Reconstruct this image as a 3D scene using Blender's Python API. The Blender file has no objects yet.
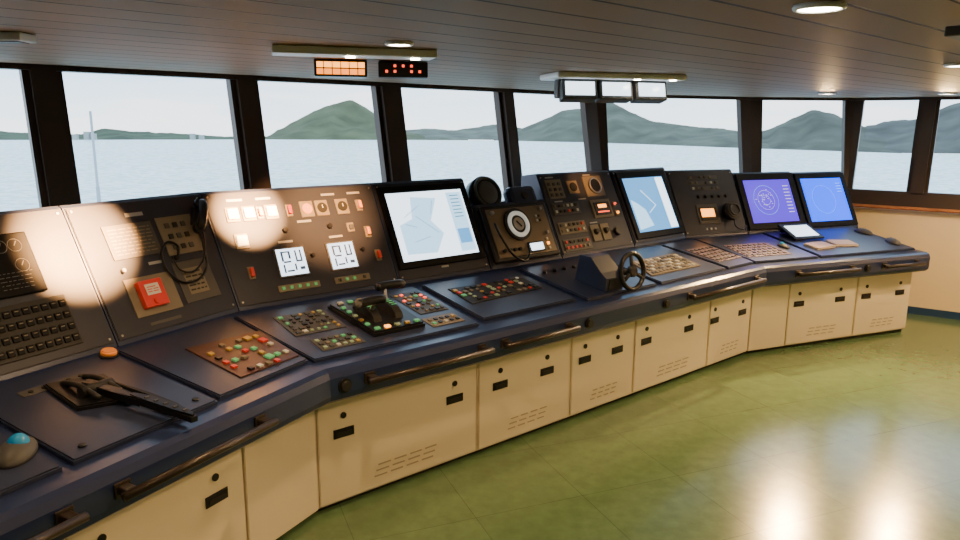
import bpy, bmesh, math, random
from mathutils import Vector, Matrix, noise
random.seed(7)
COL=bpy.context.scene.collection
pi=math.pi
# ------------------------------------------------------------ materials
MATS={}
def mat(name,col,rough=.5,metal=0,emit=None,es=0,bump=0,bscale=60,spec=.5,var=0,vscale=8,coat=0):
    if name in MATS: return MATS[name]
    m=bpy.data.materials.new(name); m.use_nodes=True
    nt=m.node_tree; b=nt.nodes['Principled BSDF']
    b.inputs['Base Color'].default_value=(*col,1)
    b.inputs['Roughness'].default_value=rough
    b.inputs['Metallic'].default_value=metal
    b.inputs['Specular IOR Level'].default_value=spec
    b.inputs['Coat Weight'].default_value=coat; b.inputs['Coat Roughness'].default_value=.25
    if emit:
        b.inputs['Emission Color'].default_value=(*emit,1); b.inputs['Emission Strength'].default_value=es
    tc=None
    if bump or var:
        tc=nt.nodes.new('ShaderNodeTexCoord')
    if bump:
        n=nt.nodes.new('ShaderNodeTexNoise'); n.inputs['Scale'].default_value=bscale; n.inputs['Detail'].default_value=3
        nt.links.new(tc.outputs['Object'],n.inputs['Vector'])
        bp=nt.nodes.new('ShaderNodeBump'); bp.inputs['Strength'].default_value=bump; bp.inputs['Distance'].default_value=.01
        nt.links.new(n.outputs['Fac'],bp.inputs['Height']); nt.links.new(bp.outputs['Normal'],b.inputs['Normal'])
    if var:
        n=nt.nodes.new('ShaderNodeTexNoise'); n.inputs['Scale'].default_value=vscale; n.inputs['Detail'].default_value=4
        nt.links.new(tc.outputs['Object'],n.inputs['Vector'])
        r=nt.nodes.new('ShaderNodeValToRGB')
        r.color_ramp.elements[0].position=.3; r.color_ramp.elements[1].position=.7
        r.color_ramp.elements[0].color=(*[c*(1-var) for c in col],1)
        r.color_ramp.elements[1].color=(*[min(1,c*(1+var)) for c in col],1)
        nt.links.new(n.outputs['Fac'],r.inputs['Fac']); nt.links.new(r.outputs['Color'],b.inputs['Base Color'])
    MATS[name]=m; return m
NAVY=mat('navy_paint',(.028,.037,.080),.32,.15)
PANEL=mat('panel_paint',(.032,.034,.050),.42,.05,var=.08,vscale=3,spec=.28)
LIP=mat('lip_paint',(.018,.030,.092),.28,.1)
CREAM=mat('cream_paint',(.74,.65,.47),.38,0,bump=.03,bscale=200)
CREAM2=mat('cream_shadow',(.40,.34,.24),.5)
BLACK=mat('black_plastic',(.010,.010,.012),.36,spec=.35)
KEYB=mat('matt_black_key',(.008,.008,.009),.5,spec=.12)
DARK=mat('dark_metal',(.024,.023,.022),.5,.0,spec=.25)
BRONZE=mat('bronze_bar',(.040,.030,.024),.33,.4)
GREY=mat('grey_plate',(.080,.077,.075),.5,.1,spec=.3)
MUTED=mat('muted_key_grey',(.07,.07,.068),.5,.0,spec=.3)
LGREY=mat('light_grey',(.34,.34,.33),.45)
STEEL=mat('steel',(.45,.43,.40),.3,.9)
BEIGE=mat('beige_plate',(.19,.16,.115),.5,.0,spec=.3)
TAN=mat('tan_plate',(.17,.13,.09),.36,.4)
RUST=mat('rust_red_plate',(.07,.03,.022),.4,.2)
RED=mat('red_plastic',(.55,.035,.03),.35,emit=(.9,.05,.02),es=.08)
YELLOW=mat('yellow_plastic',(.50,.34,.08),.4)
ORANGE=mat('orange_plastic',(.75,.25,.04),.4,emit=(1,.3,.05),es=.1)
GREENL=mat('green_lamp',(.10,.36,.14),.4,emit=(.2,.9,.3),es=.2)
PALEG=mat('pale_green_key',(.32,.44,.30),.4)
AMBER=mat('amber_lamp',(.9,.45,.1),.4,emit=(1,.32,.03),es=4.5)
REDL=mat('red_lamp',(.8,.1,.05),.4,emit=(1,.08,.03),es=3)
WARML=mat('warm_lamp',(.9,.75,.5),.4,emit=(1,.66,.28),es=3.6)
WHITEL=mat('white_screen',(.1,.12,.13),.2,emit=(.74,.88,1.0),es=3.2)
WHITEK=mat('white_key',(.60,.60,.54),.45)
SKYB=mat('pale_blue_screen',(.05,.1,.12),.3,emit=(.12,.42,.85),es=1.7,spec=.1)
PALEB=mat('faint_blue_chart',(.1,.2,.3),.3,emit=(.42,.70,.95),es=2.4,spec=.1)
TEAL=mat('teal_graphic',(.02,.1,.12),.3,emit=(.1,.42,.6),es=1)
INK=mat('dark_graphic',(.03,.035,.045),.4,emit=(.1,.16,.25),es=.6)
INDIGO=mat('indigo_screen',(.02,.01,.1),.25,emit=(.10,.035,.75),es=1.9,spec=.1)
BLUES=mat('blue_screen',(.0,.02,.2),.25,emit=(.0,.07,1.0),es=3.2,spec=.1)
CYANL=mat('cyan_line',(.1,.4,.6),.3,emit=(.15,.4,1),es=2)
PALE=mat('pale_ink',(.3,.3,.4),.3,emit=(.7,.7,.9),es=1.2)
GINK=mat('grey_ink',(.20,.20,.20),.5)
BLUEB=mat('blue_ball',(.02,.25,.5),.12,emit=(.0,.2,.5),es=.1)
BROWN=mat('dark_brown_frame',(.048,.033,.026),.38,spec=.3)
WOOD=mat('wood_sill',(.34,.13,.04),.6,var=.3,vscale=6,spec=.2)
GLOW=mat('lamp_glow',(1,.9,.7),.4,emit=(1,.86,.62),es=70)
WHITEP=mat('white_paint',(.86,.88,.92),.4)
MASTP=mat('grey_mast_paint',(.36,.40,.44),.5)
PAPER=mat('paper',(.72,.62,.5),.6)
PURPLE=mat('purple_plate',(.13,.085,.12),.4)
DIALW=mat('silver_dial',(.78,.78,.72),.25,.2,emit=(.9,.9,.8),es=.35)
BACKW=mat('dark_back_wall',(.13,.095,.07),.7)
def glass():
    m=bpy.data.materials.new('window_glass'); m.use_nodes=True; nt=m.node_tree; nt.nodes.clear()
    o=nt.nodes.new('ShaderNodeOutputMaterial'); t=nt.nodes.new('ShaderNodeBsdfTransparent')
    t.inputs['Color'].default_value=(.94,.97,.98,1)
    nt.links.new(t.outputs[0],o.inputs[0])
    return m
GLASS=glass()
# ------------------------------------------------------------ mesh helpers
def finish(bm,name,m,smooth=False):
    me=bpy.data.meshes.new(name); bmesh.ops.recalc_face_normals(bm,faces=bm.faces); bm.to_mesh(me); bm.free()
    me.materials.append(m)
    if smooth:
        for p in me.polygons: p.use_smooth=True
    return me
CACHE={}
def box(sx,sy,sz,m,bev=0.0):
    k=('b',round(sx,4),round(sy,4),round(sz,4),m.name,bev)
    if k in CACHE: return CACHE[k]
    bm=bmesh.new(); bmesh.ops.create_cube(bm,size=1)
    for v in bm.verts: v.co=Vector((v.co.x*sx,v.co.y*sy,(v.co.z+.5)*sz))
    if bev: bmesh.ops.bevel(bm,geom=bm.edges[:],offset=min(bev,sx*.2,sy*.2,sz*.4),segments=2,affect='EDGES',profile=.5)
    CACHE[k]=finish(bm,'box_mesh',m); return CACHE[k]
def cyl(r,h,m,r2=None,seg=24,bev=0.0):
    k=('c',round(r,4),round(h,4),m.name,r2,seg,bev)
    if k in CACHE: return CACHE[k]
    bm=bmesh.new(); bmesh.ops.create_cone(bm,cap_ends=True,segments=seg,radius1=r,radius2=r if r2 is None else r2,depth=h)
    for v in bm.verts: v.co.z+=h/2
    if bev:
        es=[e for e in bm.edges if abs(e.verts[0].co.z-e.verts[1].co.z)<1e-6 and e.verts[0].co.z>h*.5]
        bmesh.ops.bevel(bm,geom=es,offset=bev,segments=2,affect='EDGES')
    me=finish(bm,'round_mesh',m)
    for p in me.polygons: p.use_smooth=abs(p.normal.z)<.5
    CACHE[k]=me; return me
def ring(R,r,m,seg=32,sec=8):
    k=('t',R,r,m.name,seg)
    if k in CACHE: return CACHE[k]
    bm=bmesh.new(); vs=[]
    for i in range(seg):
        a=2*pi*i/seg; vs.append([bm.verts.new(((R+r*math.cos(2*pi*j/sec))*math.cos(a),(R+r*math.cos(2*pi*j/sec))*math.sin(a),r*math.sin(2*pi*j/sec))) for j in range(sec)])
    for i in range(seg):
        for j in range(sec):
            bm.faces.new((vs[i][j],vs[(i+1)%seg][j],vs[(i+1)%seg][(j+1)%sec],vs[i][(j+1)%sec]))
    CACHE[k]=finish(bm,'ring_mesh',m,True); return CACHE[k]
def ball(sx,sy,sz,m,cut=None):
    bm=bmesh.new(); bmesh.ops.create_uvsphere(bm,u_segments=24,v_segments=14,radius=1)
    for v in bm.verts: v.co=Vector((v.co.x*sx,v.co.y*sy,(max(v.co.z,cut) if cut is not None else v.co.z)*sz))
    return finish(bm,'ball_mesh',m,True)
def poly(pts,w0,w1,m,bev=0):
    bm=bmesh.new(); a=[bm.verts.new((p[0],p[1],w0)) for p in pts]; b=[bm.verts.new((p[0],p[1],w1)) for p in pts]
    n=len(pts); bm.faces.new(a[::-1]); top=bm.faces.new(b)
    for i in range(n): bm.faces.new((a[i],a[(i+1)%n],b[(i+1)%n],b[i]))
    if bev: bmesh.ops.bevel(bm,geom=list(top.edges),offset=bev,segments=2,affect='EDGES')
    return finish(bm,'plate_mesh',m)
def tube(pts,r,m,seg=8,smooth_steps=0,taper=None):
    P=[Vector(p) for p in pts]
    if smooth_steps:
        Q=[]
        for i in range(len(P)-1):
            p0=P[max(i-1,0)];p1=P[i];p2=P[i+1];p3=P[min(i+2,len(P)-1)]
            for k in range(smooth_steps):
                t=k/smooth_steps
                Q.append(.5*((2*p1)+(-p0+p2)*t+(2*p0-5*p1+4*p2-p3)*t*t+(-p0+3*p1-3*p2+p3)*t**3))
        Q.append(P[-1]); P=Q
    bm=bmesh.new(); rings=[]; up=Vector((0,0,1))
    for i,p in enumerate(P):
        t=(P[min(i+1,len(P)-1)]-P[max(i-1,0)]).normalized()
        a=t.cross(up)
        if a.length<.05: a=t.cross(Vector((1,0,0)))
        a.normalize(); b=t.cross(a)
        rr=r if taper is None else r*(1+(taper-1)*i/(len(P)-1))
        rings.append([bm.verts.new(p+a*rr*math.cos(2*pi*j/seg)+b*rr*math.sin(2*pi*j/seg)) for j in range(seg)])
    for i in range(len(P)-1):
        for j in range(seg): bm.faces.new((rings[i][j],rings[i][(j+1)%seg],rings[i+1][(j+1)%seg],rings[i+1][j]))
    bm.faces.new(rings[0]); bm.faces.new(rings[-1][::-1])
    return finish(bm,'tube_mesh',m,True)
def boxes(lst,m):
    bm=bmesh.new()
    for (x,y,z,a,b,c) in lst:
        r=bmesh.ops.create_cube(bm,size=1)
        for v in r['verts']: v.co=Vector((x+v.co.x*a,y+v.co.y*b,z+v.co.z*c))
    return finish(bm,'marks_mesh',m)
def offs(pts,o):
    P=[Vector(p) for p in pts]; out=[]
    for i,p in enumerate(P):
        ns=[]
        if i>0: d=(P[i]-P[i-1]).normalized(); ns.append(Vector((-d.y,d.x)))
        if i<len(P)-1: d=(P[i+1]-P[i]).normalized(); ns.append(Vector((-d.y,d.x)))
        if len(ns)==1: out.append(p+ns[0]*o)
        else:
            b=(ns[0]+ns[1]).normalized(); out.append(p+b*(o/b.dot(ns[0])))
    return out
def sweep(pts,prof,m,back=None):
    bm=bmesh.new(); cols=[]
    for (o,z) in prof: cols.append([bm.verts.new((q.x,q.y,z)) for q in offs(back if (back and o>.5) else pts,o)])
    n=len(prof)
    for j in range(n):
        for i in range(len(pts)-1):
            bm.faces.new((cols[j][i],cols[j][i+1],cols[(j+1)%n][i+1],cols[(j+1)%n][i]))
    bm.faces.new([c[0] for c in cols]); bm.faces.new([c[-1] for c in cols][::-1])
    return finish(bm,'sweep_mesh',m)
# ------------------------------------------------------------ object helpers
def obj(name,me,parent=None,loc=(0,0,0),rot=None,label=None,mw=None):
    o=bpy.data.objects.new(name,me); COL.objects.link(o)
    if mw is not None: o.matrix_world=mw
    else:
        o.location=loc
        if rot: o.rotation_euler=rot
    if parent: o.parent=parent
    if label: o['label']=label
    return o
def thing(name,label,cat,mw=None,me=None,group=None,loc=(0,0,0),rot=None):
    o=obj(name,me,None,loc,rot,label,mw); o['category']=cat
    if me is None: o.empty_display_size=.1
    if group: o['group']=group
    return o
def struct(name,me,label=None,loc=(0,0,0)):
    o=obj(name,me,loc=loc); o['kind']='structure'
    if label: o['label']=label; 
    return o
# ------------------------------------------------------------ console layout
A0=Vector((-.792,3.247)); AK=Vector((-.716,3.312)); BK=Vector((2.262,5.842))
# L: line of the left upright panels, K: line of the left desk and cabinets, M: middle run, R: right run
SEG={'L':(Vector((-.759,3.230)),Vector((.463,.886))),'K':(A0,Vector((.463,.886))),'M':(A0,Vector((.762,.647))),'R':(Vector((2.174,5.806)),Vector((.924,.3827)))}
def W(seg,s,off,z):
    o,d=SEG[seg]; return Vector((o.x+d.x*s-d.y*off,o.y+d.y*s+d.x*off,z))
def frame(seg,s,off,z,dy_off,dy_z):
    o,d=SEG[seg]; L=math.hypot(dy_off,dy_z)
    x=Vector((d.x,d.y,0)); y=Vector((-d.y*dy_off,d.x*dy_off,dy_z))/L; n=x.cross(y)
    M=Matrix(((x.x,y.x,n.x),(x.y,y.y,n.y),(x.z,y.z,n.z))).to_4x4(); M.translation=W(seg,s,off,z); return M
RE=2.04
CONS=[W('K',-2.2,0,0).xy,A0,BK,W('R',RE,0,0).xy]
CONSB=[W('L',-2.2,0,0).xy,AK,BK,W('R',RE,0,0).xy]
UO,UZ=.31,.61
UL=math.hypot(UO,UZ)
def upper(seg,s):  return frame(seg,s,.745,.905,UO,UZ)
def desk(seg,s,off=.02): return frame(seg,s,off,.785+.1538*(off-.02),.715,.11)
def front(seg,s): return frame(seg,s,0,0,0,1)
def kinkA(o,seg): return .1-.1949*o if seg=='M' else .093+.1949*o
def kinkD(o,seg): return -.1949*o if seg=='M' else .1949*o
def kinkB(o,seg): return 4.008+.157*o if seg=='M' else .095-.157*o
desk_me=sweep(CONS,[(0,.605),(-.095,.605),(-.122,.625),(-.128,.65),(-.128,.735),(-.115,.765),(-.09,.778),(.02,.785),(.738,.8955),(.738,.615),(.0,.615)],LIP,CONSB)
deck=thing('console_desk','long angled navy blue steel console desk with rounded front lip','console desk',me=desk_me)
# ---- upper bays
def bay(seg,s0,s1,label,V=UL,kl=None,kr=None,name='instrument_panel',group=None,plate=True,pm=None,top=True,depth=.17,cat='control panel'):
    root=thing(name,label,cat,mw=upper(seg,s0),group=group)
    y2=V/UL
    prof=[(.742,.62),(.742,.897),(.742+UO*y2,.897+UZ*y2),(.742+UO*y2+.02,.897+UZ*y2+.012),(.742+UO*y2+depth,.897+UZ*y2-.01),(.742+UO*y2+depth,.62)]
    g=.003
    def S(s,k,o,sg): return s if k is None else k(o,seg)+sg*g
    inv=upper(seg,s0).inverted()
    bm=bmesh.new()
    a=[bm.verts.new(inv@W(seg,S(s0+g,kl,o,1),o,z)) for o,z in prof]; b=[bm.verts.new(inv@W(seg,S(s1-g,kr,o,-1),o,z)) for o,z in prof]
    bm.faces.new(a); bm.faces.new(b[::-1])
    for i in range(len(prof)): bm.faces.new((a[i],b[i],b[(i+1)%len(prof)],a[(i+1)%len(prof)]))
    obj('panel_body',finish(bm,'body_mesh',NAVY),root)
    if plate:
        m_=.012
        def e(s,k,v,sg):
            o=.745+UO*v/UL
            return (s if k is None else k(o,seg))-s0+sg*m_
        v0,v1=.012,V-.012
        obj('face_plate',poly([(e(s0,kl,v0,1),v0),(e(s1,kr,v0,-1),v0),(e(s1,kr,v1,-1),v1),(e(s0,kl,v1,1),v1)],-.004,.006,pm or PANEL,.003),root)
        for (v,) in ((v0+.02,),(v1-.02,)):
            for sx in (e(s0,kl,v,1)+.02,e(s1,kr,v,-1)-.02):
                obj('screw',cyl(.006,.004,STEEL,seg=10),root,(sx,v,.006))
    return root
T=.006
def P(root,name,me,u,v,w=T,rot=None,label=None,parent=None):
    return obj(name,me,parent or root,(u,v,w),rot,label)
def lamp(root,u,v,m,s=.045,h=.015):
    b=P(root,'indicator_lamp',box(s+.018,s+.03,.008,BEIGE,.003),u,v)
    P(root,'lens',box(s,s,h,m,.004),0,0,.008,parent=b)
def button(root,u,v,m,s=.022,h=.008,w=T): P(root,'push_button',box(s,s,h,m,.001),u,v,w)
def knob(root,u,v,r=.014,h=.02,m=None,w=T): P(root,'knob',cyl(r,h,m or BLACK,r2=r*.8,bev=.002),u,v,w)
def toggle(root,u,v,m=None,w=T):
    b=P(root,'toggle_switch',box(.038,.075,.008,BEIGE,.003),u,v,w)
    P(root,'toggle_lever',box(.022,.05,.022,m or RED,.004),0,0,.008,parent=b)
def sub(root,u0,v0,u1,v1,m,h=.006,w=T,name='mounting_plate',bev=.002):
    return P(root,name,box(u1-u0,v1-v0,h,m,bev),(u0+u1)/2,(v0+v1)/2,w)
def marks(root,u0,v0,u1,v1,rows,m,w,name='printed_lines',th=.35,parent=None,lo=.012,hi=.05):
    L=[]; dv=(v1-v0)/rows
    for i in range(rows):
        u=u0
        while u<u1-.01:
            l=random.uniform(lo,hi); l=min(l,u1-u); L.append((u+l/2,v0+dv*(i+.5),0,l,dv*th,.001)); u+=l+.008
    return P(root,name,boxes(L,m),0,0,w,parent=parent)
# outermost and P0
r=bay('L',-1.8,-1.16,'dark blue sloping instrument panel with black display and switches')
sub(r,.06,.30,.30,.58,BLACK,.012,name='display'); sub(r,.1,.06,.5,.26,DARK)
for i in range(6):
    for j in range(3): button(r,.14+i*.062,.1+j*.06,KEYB,.03,w=T+.006)
r=bay('L',-1.16,-.49,'sloping panel with rounded black display above rocker switch rows')
o=1.16
d=sub(r,o-.99,.31,o-.70,.585,KEYB,.016,name='display',bev=.006)
for i,(x,y) in enumerate(((.06,.08),(.06,-.01),(.0,.08),(-.06,.08))):
    g_=P(r,'gauge_ring',ring(.028,.0015,GINK,24,4),x+.02,y,.017,parent=d); P(r,'pointer',box(.003,.024,.001,GINK),.004,.008,0,(0,0,-.6),parent=g_)
marks(r,-.03,-.115,.11,-.03,5,GINK,.0165,name='printed_scale',th=.10,parent=d,lo=.006,hi=.03)
sub(r,o-1.0,.05,o-.64,.28,DARK)
for i in range(9):
    for j in range(4):
        x=o-.977+i*.039; y=.083+j*.053
        b=P(r,'rocker_switch',box(.028,.030,.008,KEYB,.002),x,y,T+.006)
        P(r,'switch_cap',box(.016,.004,.002,BEIGE),0,.004,.008,parent=b)
# P1
r=bay('L',-.49,0,'dark sloping panel with telephone base and red emergency stop',kr=kinkA)
o=.49
sub(r,o-.35,.385,o-.08,.56,GREY); marks(r,o-.33,.40,o-.10,.545,8,BEIGE,T+.0065,th=.3)
sub(r,o-.05,.36,o+.17,.57,BEIGE)
for i in range(3):
    for j in range(3): button(r,o+.0+i*.05,.40+j*.06,DARK if (i+j)%2 else MUTED,.026,w=T+.006)
sub(r,o-.06,.10,o+.16,.32,GREY); sub(r,o-.02,.14,o+.10,.28,BEIGE,.002,T+.006,'data_label'); marks(r,o-.01,.15,o+.09,.27,5,DARK,T+.0085)
e=sub(r,o-.35,.09,o-.09,.285,BEIGE)
e2=P(r,'emergency_stop_box',box(.13,.135,.030,RED,.004),o-.24,.19,T+.006)
P(r,'warning_label',box(.075,.055,.003,WHITEK),.0,.018,.029,parent=e2); P(r,'stop_button',cyl(.018,.012,RED,bev=.003),0,-.042,.029,parent=e2)
marks(r,-.03,.0,.03,.036,3,RED,.0325,parent=e2)
knob(r,o-.02,.345); sub(r,o-.2,.595,o-.1,.615,LGREY,.002,name='name_plate'); sub(r,o-.18,.335,o-.1,.35,LGREY,.002,name='name_plate'); knob(r,o-.33,.33,.012,m=STEEL); sub(r,o-.3,.04,o-.12,.055,GREY,.002,name='name_plate')
# handset
h=thing('telephone_handset','black telephone handset on a cradle with a looping cord','telephone',mw=upper('L',-.49)@Matrix.Translation((o+.20,.54,.0075))@Matrix.Rotation(-.5,4,'Z')@Matrix.Scale(.85,4))
P(h,'cradle',box(.08,.13,.03,BLACK,.008),0,0,0)
P(h,'handset',tube([(0,-.085,.035),(0,-.085,.062),(0,-.045,.080),(0,.045,.080),(0,.085,.062),(0,.085,.035)],.028,BLACK,12,4),0,0,0)
P(h,'earpiece',cyl(.040,.035,BLACK,bev=.006),0,.088,.030); P(h,'mouthpiece',cyl(.040,.035,BLACK,bev=.006),0,-.088,.030)
P(h,'cord',tube([(0,-.1,.05),(.03,-.20,.05),(.07,-.33,.04),(.03,-.43,.03),(-.07,-.48,.02),(-.17,-.44,.02),(-.22,-.34,.02),(-.19,-.25,.02),(-.12,-.25,.02),(-.11,-.31,.015)],.0075,BLACK,8,8),0,0,0)
P(h,'cord',tube([(0,-.05,.05),(.03,-.17,.06),(.04,-.30,.05),(-.02,-.40,.04),(-.10,-.41,.03),(-.15,-.34,.02)],.006,BLACK,8,6),0,0,0)
# P2
r=bay('M',0,1.0,'wide dark panel with lit square lamps and two bright displays',kl=kinkA)
for u,m in ((.045,WARML),(.14,WARML),(.275,WARML)): lamp(r,u,.54,m,.06)
for u,m in ((.205,ORANGE),(.385,RED),(.86,ORANGE)): toggle(r,u,.54,m)
for u in (.50,.60,.74):
    b=P(r,'gauge',box(.085,.10,.010,BEIGE,.004),u,.54); P(r,'dial',cyl(.032,.008,DARK if u!=.5 else ORANGE,bev=.002),0,0,.010,parent=b); P(r,'pointer',box(.004,.02,.003,WHITEK),0,.006,.018,parent=b)
lamp(r,.06,.38,WARML,.06); toggle(r,.07,.19,RED); toggle(r,.87,.36,ORANGE); toggle(r,.9,.2,RED)
for c in (.32,.65):
    s=sub(r,c-.095,.135,c+.095,.315,GREY,.012,name='display')
    P(r,'lit_screen',box(.170,.160,.002,WHITEL),0,0,.012,parent=s)
    P(r,'screen_graphics',boxes([(-.055,.035,0,.012,.06,.001),(-.03,.06,0,.05,.008,.001),(-.01,.04,0,.012,.045,.001),(.03,.03,0,.010,.07,.001),(.06,.03,0,.010,.07,.001),(.045,.0,0,.04,.010,.001),(-.03,.0,0,.045,.010,.001),(-.055,-.04,0,.010,.05,.001),(-.02,-.055,0,.045,.010,.001),(.015,-.035,0,.010,.04,.001),(.055,-.045,0,.030,.018,.001)],INK),0,0,.015,parent=s)
sub(r,.2,.055,.46,.095,BEIGE); sub(r,.56,.055,.80,.095,BEIGE)
for u in (.23,.28,.33,.38,.43,.59,.64,.69,.76): button(r,u,.075,random.choice([GREENL,MUTED,BLACK]),.018,w=T+.006)
for (a,b_) in ((.2,.62),(.62,.62),(.27,.345),(.6,.345),(.03,.62),(.42,.46),(.80,.62)): sub(r,a,b_,a+.09,b_+.013,LGREY,.002,name='name_plate',bev=0)
knob(r,.33,.42,.018); knob(r,.62,.42,.018); lamp(r,.76,.40,MUTED,.03); knob(r,.46,.25,.014); knob(r,.80,.25,.014)
# monitors
def monitor(seg,s0,s1,label,b0,b1,v0,v1,screen,V=UL,kr=None,kl=None,t=.045,depth=.17,z=.016):
    r=bay(seg,s0,s1,label,V,name='display_monitor',kr=kr,kl=kl,cat='monitor',depth=depth)
    cx=(b0+b1)/2-s0; cy=(v0+v1)/2; w=b1-b0; hh=v1-v0
    bm=bmesh.new()
    out=[(-w/2,-hh/2),(w/2,-hh/2),(w/2,hh/2),(-w/2,hh/2)]; inn=[(x-math.copysign(t,x),y-math.copysign(t,y)) for x,y in out]
    o0=[bm.verts.new((x,y,0)) for x,y in out]; o1=[bm.verts.new((x*.985,y*.985,z)) for x,y in out]; i1=[bm.verts.new((x,y,z)) for x,y in inn]; i0=[bm.verts.new((x*.985,y*.985,.006)) for x,y in inn]
    for A_,B_ in ((o0,o1),(o1,i1),(i1,i0)):
        for k in range(4): bm.faces.new((A_[k],A_[(k+1)%4],B_[(k+1)%4],B_[k]))
    bm.faces.new(o0[::-1]); bm.faces.new(i0)
    bz=P(r,'bezel',finish(bm,'bezel_mesh',KEYB),cx,cy)
    sw,sh=w-2*t,hh-2*t
    sc=P(r,'screen',box(sw*.985,sh*.985,.003,screen),cx,cy,T+.0065)
    return r,sc,sw,sh,cx,cy
r,sc,sw,sh,cx,cy=monitor('M',1.0,1.77,'large black-framed chart monitor glowing white and pale blue',1.02,1.75,.08,.65,WHITEL)
P(r,'screen_panel',box(sw*.20,sh*.9,.001,PALEB),sw*.37,0,.003,parent=sc); P(r,'screen_panel',box(sw*.16,sh*.22,.001,SKYB),sw*.37,-sh*.22,.0045,parent=sc)
# chart: soft pale-blue water patches with a few thin lines
P(r,'chart_water',poly([(-sw*.42,-sh*.40),(-sw*.05,-sh*.42),(sw*.10,-sh*.15),(-sw*.02,sh*.05),(sw*.12,sh*.38),(-sw*.20,sh*.42),(-sw*.25,sh*.10),(-sw*.42,sh*.02)],0,.001,PALEB),0,0,.003,parent=sc)
for (x,y,l,a) in ((-.15,.10,.16,.5),(-.05,.0,.20,-.7),(-.12,-.10,.14,.2),(.02,.12,.10,1.2),(-.18,.0,.09,-.3)):
    P(r,'chart_line',box(l,.003,.001,TEAL),x,y,.0045,(0,0,a),parent=sc)
for i in range(7): P(r,'readout_line',box(.075,.007,.001,TEAL),sw*.37,sh*.40-.026*i,.0045,parent=sc)
P(r,'maker_plate',box(.06,.012,.002,STEEL),cx,.065,T+.0)
# P4 low instrument box
r=bay('M',1.775,2.495,'low box with bright silver dial, lit display and coiled cable',V=.47,depth=.14)
f=sub(r,.03,.02,.69,.45,BLACK,.03,name='instrument_case',bev=.012)
w=T+.03
sub(r,.07,.05,.65,.42,TAN,.006,w)
dd=P(r,'dial',cyl(.125,.016,DARK,seg=36,bev=.003),.33,.285,w+.006); P(r,'dial_ring',ring(.085,.017,DIALW),0,0,.016,parent=dd); P(r,'dial_center',cyl(.05,.006,LGREY),0,0,.016,parent=dd); P(r,'dial_pointer',box(.01,.06,.004,DARK),0,0,.022,(0,0,.7),parent=dd)
s=sub(r,.37,.06,.53,.14,BLACK,.01,w+.006,'display'); P(r,'lit_screen',box(.13,.055,.002,WHITEL),0,0,.01,parent=s)
for i in range(3): button(r,.58,.08+.035*i,AMBER if i==1 else WHITEK,.02,w=w+.006)
for i in range(4): knob(r,.13+.05*i,.10,.014,w=w+.006)
for x,y in ((.12,.39),(.60,.39),(.60,.2)): knob(r,x,y,.016,w=w+.006,m=STEEL)
for i in range(4): button(r,.54+.028*(i%2),.30+.035*(i//2),[WHITEK,DARK][i%2],.018,w=w+.006)
P(r,'cable',tube([(.12,.20,w+.03),(.08,.30,w+.05),(.1,.20,w+.05),(.16,.06,w+.05),(.26,-.0,w+.04),(.34,.05,w+.03),(.36,.11,w+.02)],.009,BLACK,8,8),0,0,0)
# loudspeaker behind P4
sp=thing('loudspeaker','round black loudspeaker on a bracket standing behind the dial box','loudspeaker',mw=upper('M',1.98)@Matrix.Translation((0,.575,-.09)))
P(sp,'housing',cyl(.135,.10,BLACK,seg=36,bev=.012),0,0,-.03); P(sp,'rim',ring(.115,.012,MUTED,40),0,0,.07); P(sp,'grille',ball(.09,.09,.015,MUTED),0,0,.07); P(sp,'bracket',box(.07,.10,.03,BLACK,.005),0,-.11,-.04)
sp=thing('control_housing','small rounded navy control housing behind the dial box','control box',mw=upper('M',2.31)@Matrix.Translation((0,.50,-.10)))
P(sp,'housing',box(.28,.22,.10,NAVY,.045),0,0,0); P(sp,'knob',cyl(.03,.012,DARK,bev=.004),0,.02,.10)
# P5
r=bay('M',2.5,3.38,'dark panel crowded with round gauges, keypads and small lit indicators')
sub(r,.06,.47,.24,.63,BEIGE); 
for i in range(3):
    for j in range(3): button(r,.09+i*.055,.50+j*.045,BLACK if (i*j)%2 else MUTED,.024,w=T+.006)
b=sub(r,.3,.5,.42,.61,BEIGE); P(r,'dial',cyl(.038,.01,DARK,bev=.002),0,0,.006,parent=b)
b=sub(r,.5,.46,.72,.64,BEIGE,.010); P(r,'dial',cyl(.068,.014,BLACK,bev=.003),0,0,.010,parent=b); P(r,'dial_ring',ring(.064,.007,STEEL),0,0,.024,parent=b)
s=sub(r,.50,.27,.74,.43,BEIGE,.008,name='display'); P(r,'display_window',box(.19,.11,.006,BLACK,.002),0,0,.008,parent=s); P(r,'lit_screen',box(.10,.03,.002,AMBER),0,.02,.014,parent=s); P(r,'red_readout',box(.14,.010,.002,REDL),0,-.03,.014,parent=s)
for rr,(a,bv) in enumerate(((.08,.36),(.08,.20),(.08,.06))):
    sub(r,a-.03,bv-.03,a+.28,bv+.07,BEIGE if rr%2 else GREY)
    for i in range(6):
        for j in range(2): button(r,a+i*.048,bv+j*.045,random.choice([BLACK,BEIGE,BLACK,RED,WHITEK,MUTED]),.022,w=T+.006)
for u in (.45,.57): 
    b=sub(r,u-.05,.08,u+.05,.22,BEIGE,.010,name='switch_unit'); P(r,'knob',cyl(.028,.025,DARK,r2=.018),0,.01,.010,parent=b)
b=P(r,'knob',cyl(.035,.03,BLACK,bev=.004),.71,.14); lamp(r,.79,.3,AMBER,.02); lamp(r,.79,.38,REDL,.015); 
for (a,b_) in ((.08,.645),(.52,.648),(.38,.445),(.42,.235),(.1,.44)): sub(r,a,b_,a+.09,b_+.01,LGREY,.002,name='name_plate',bev=0)
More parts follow.
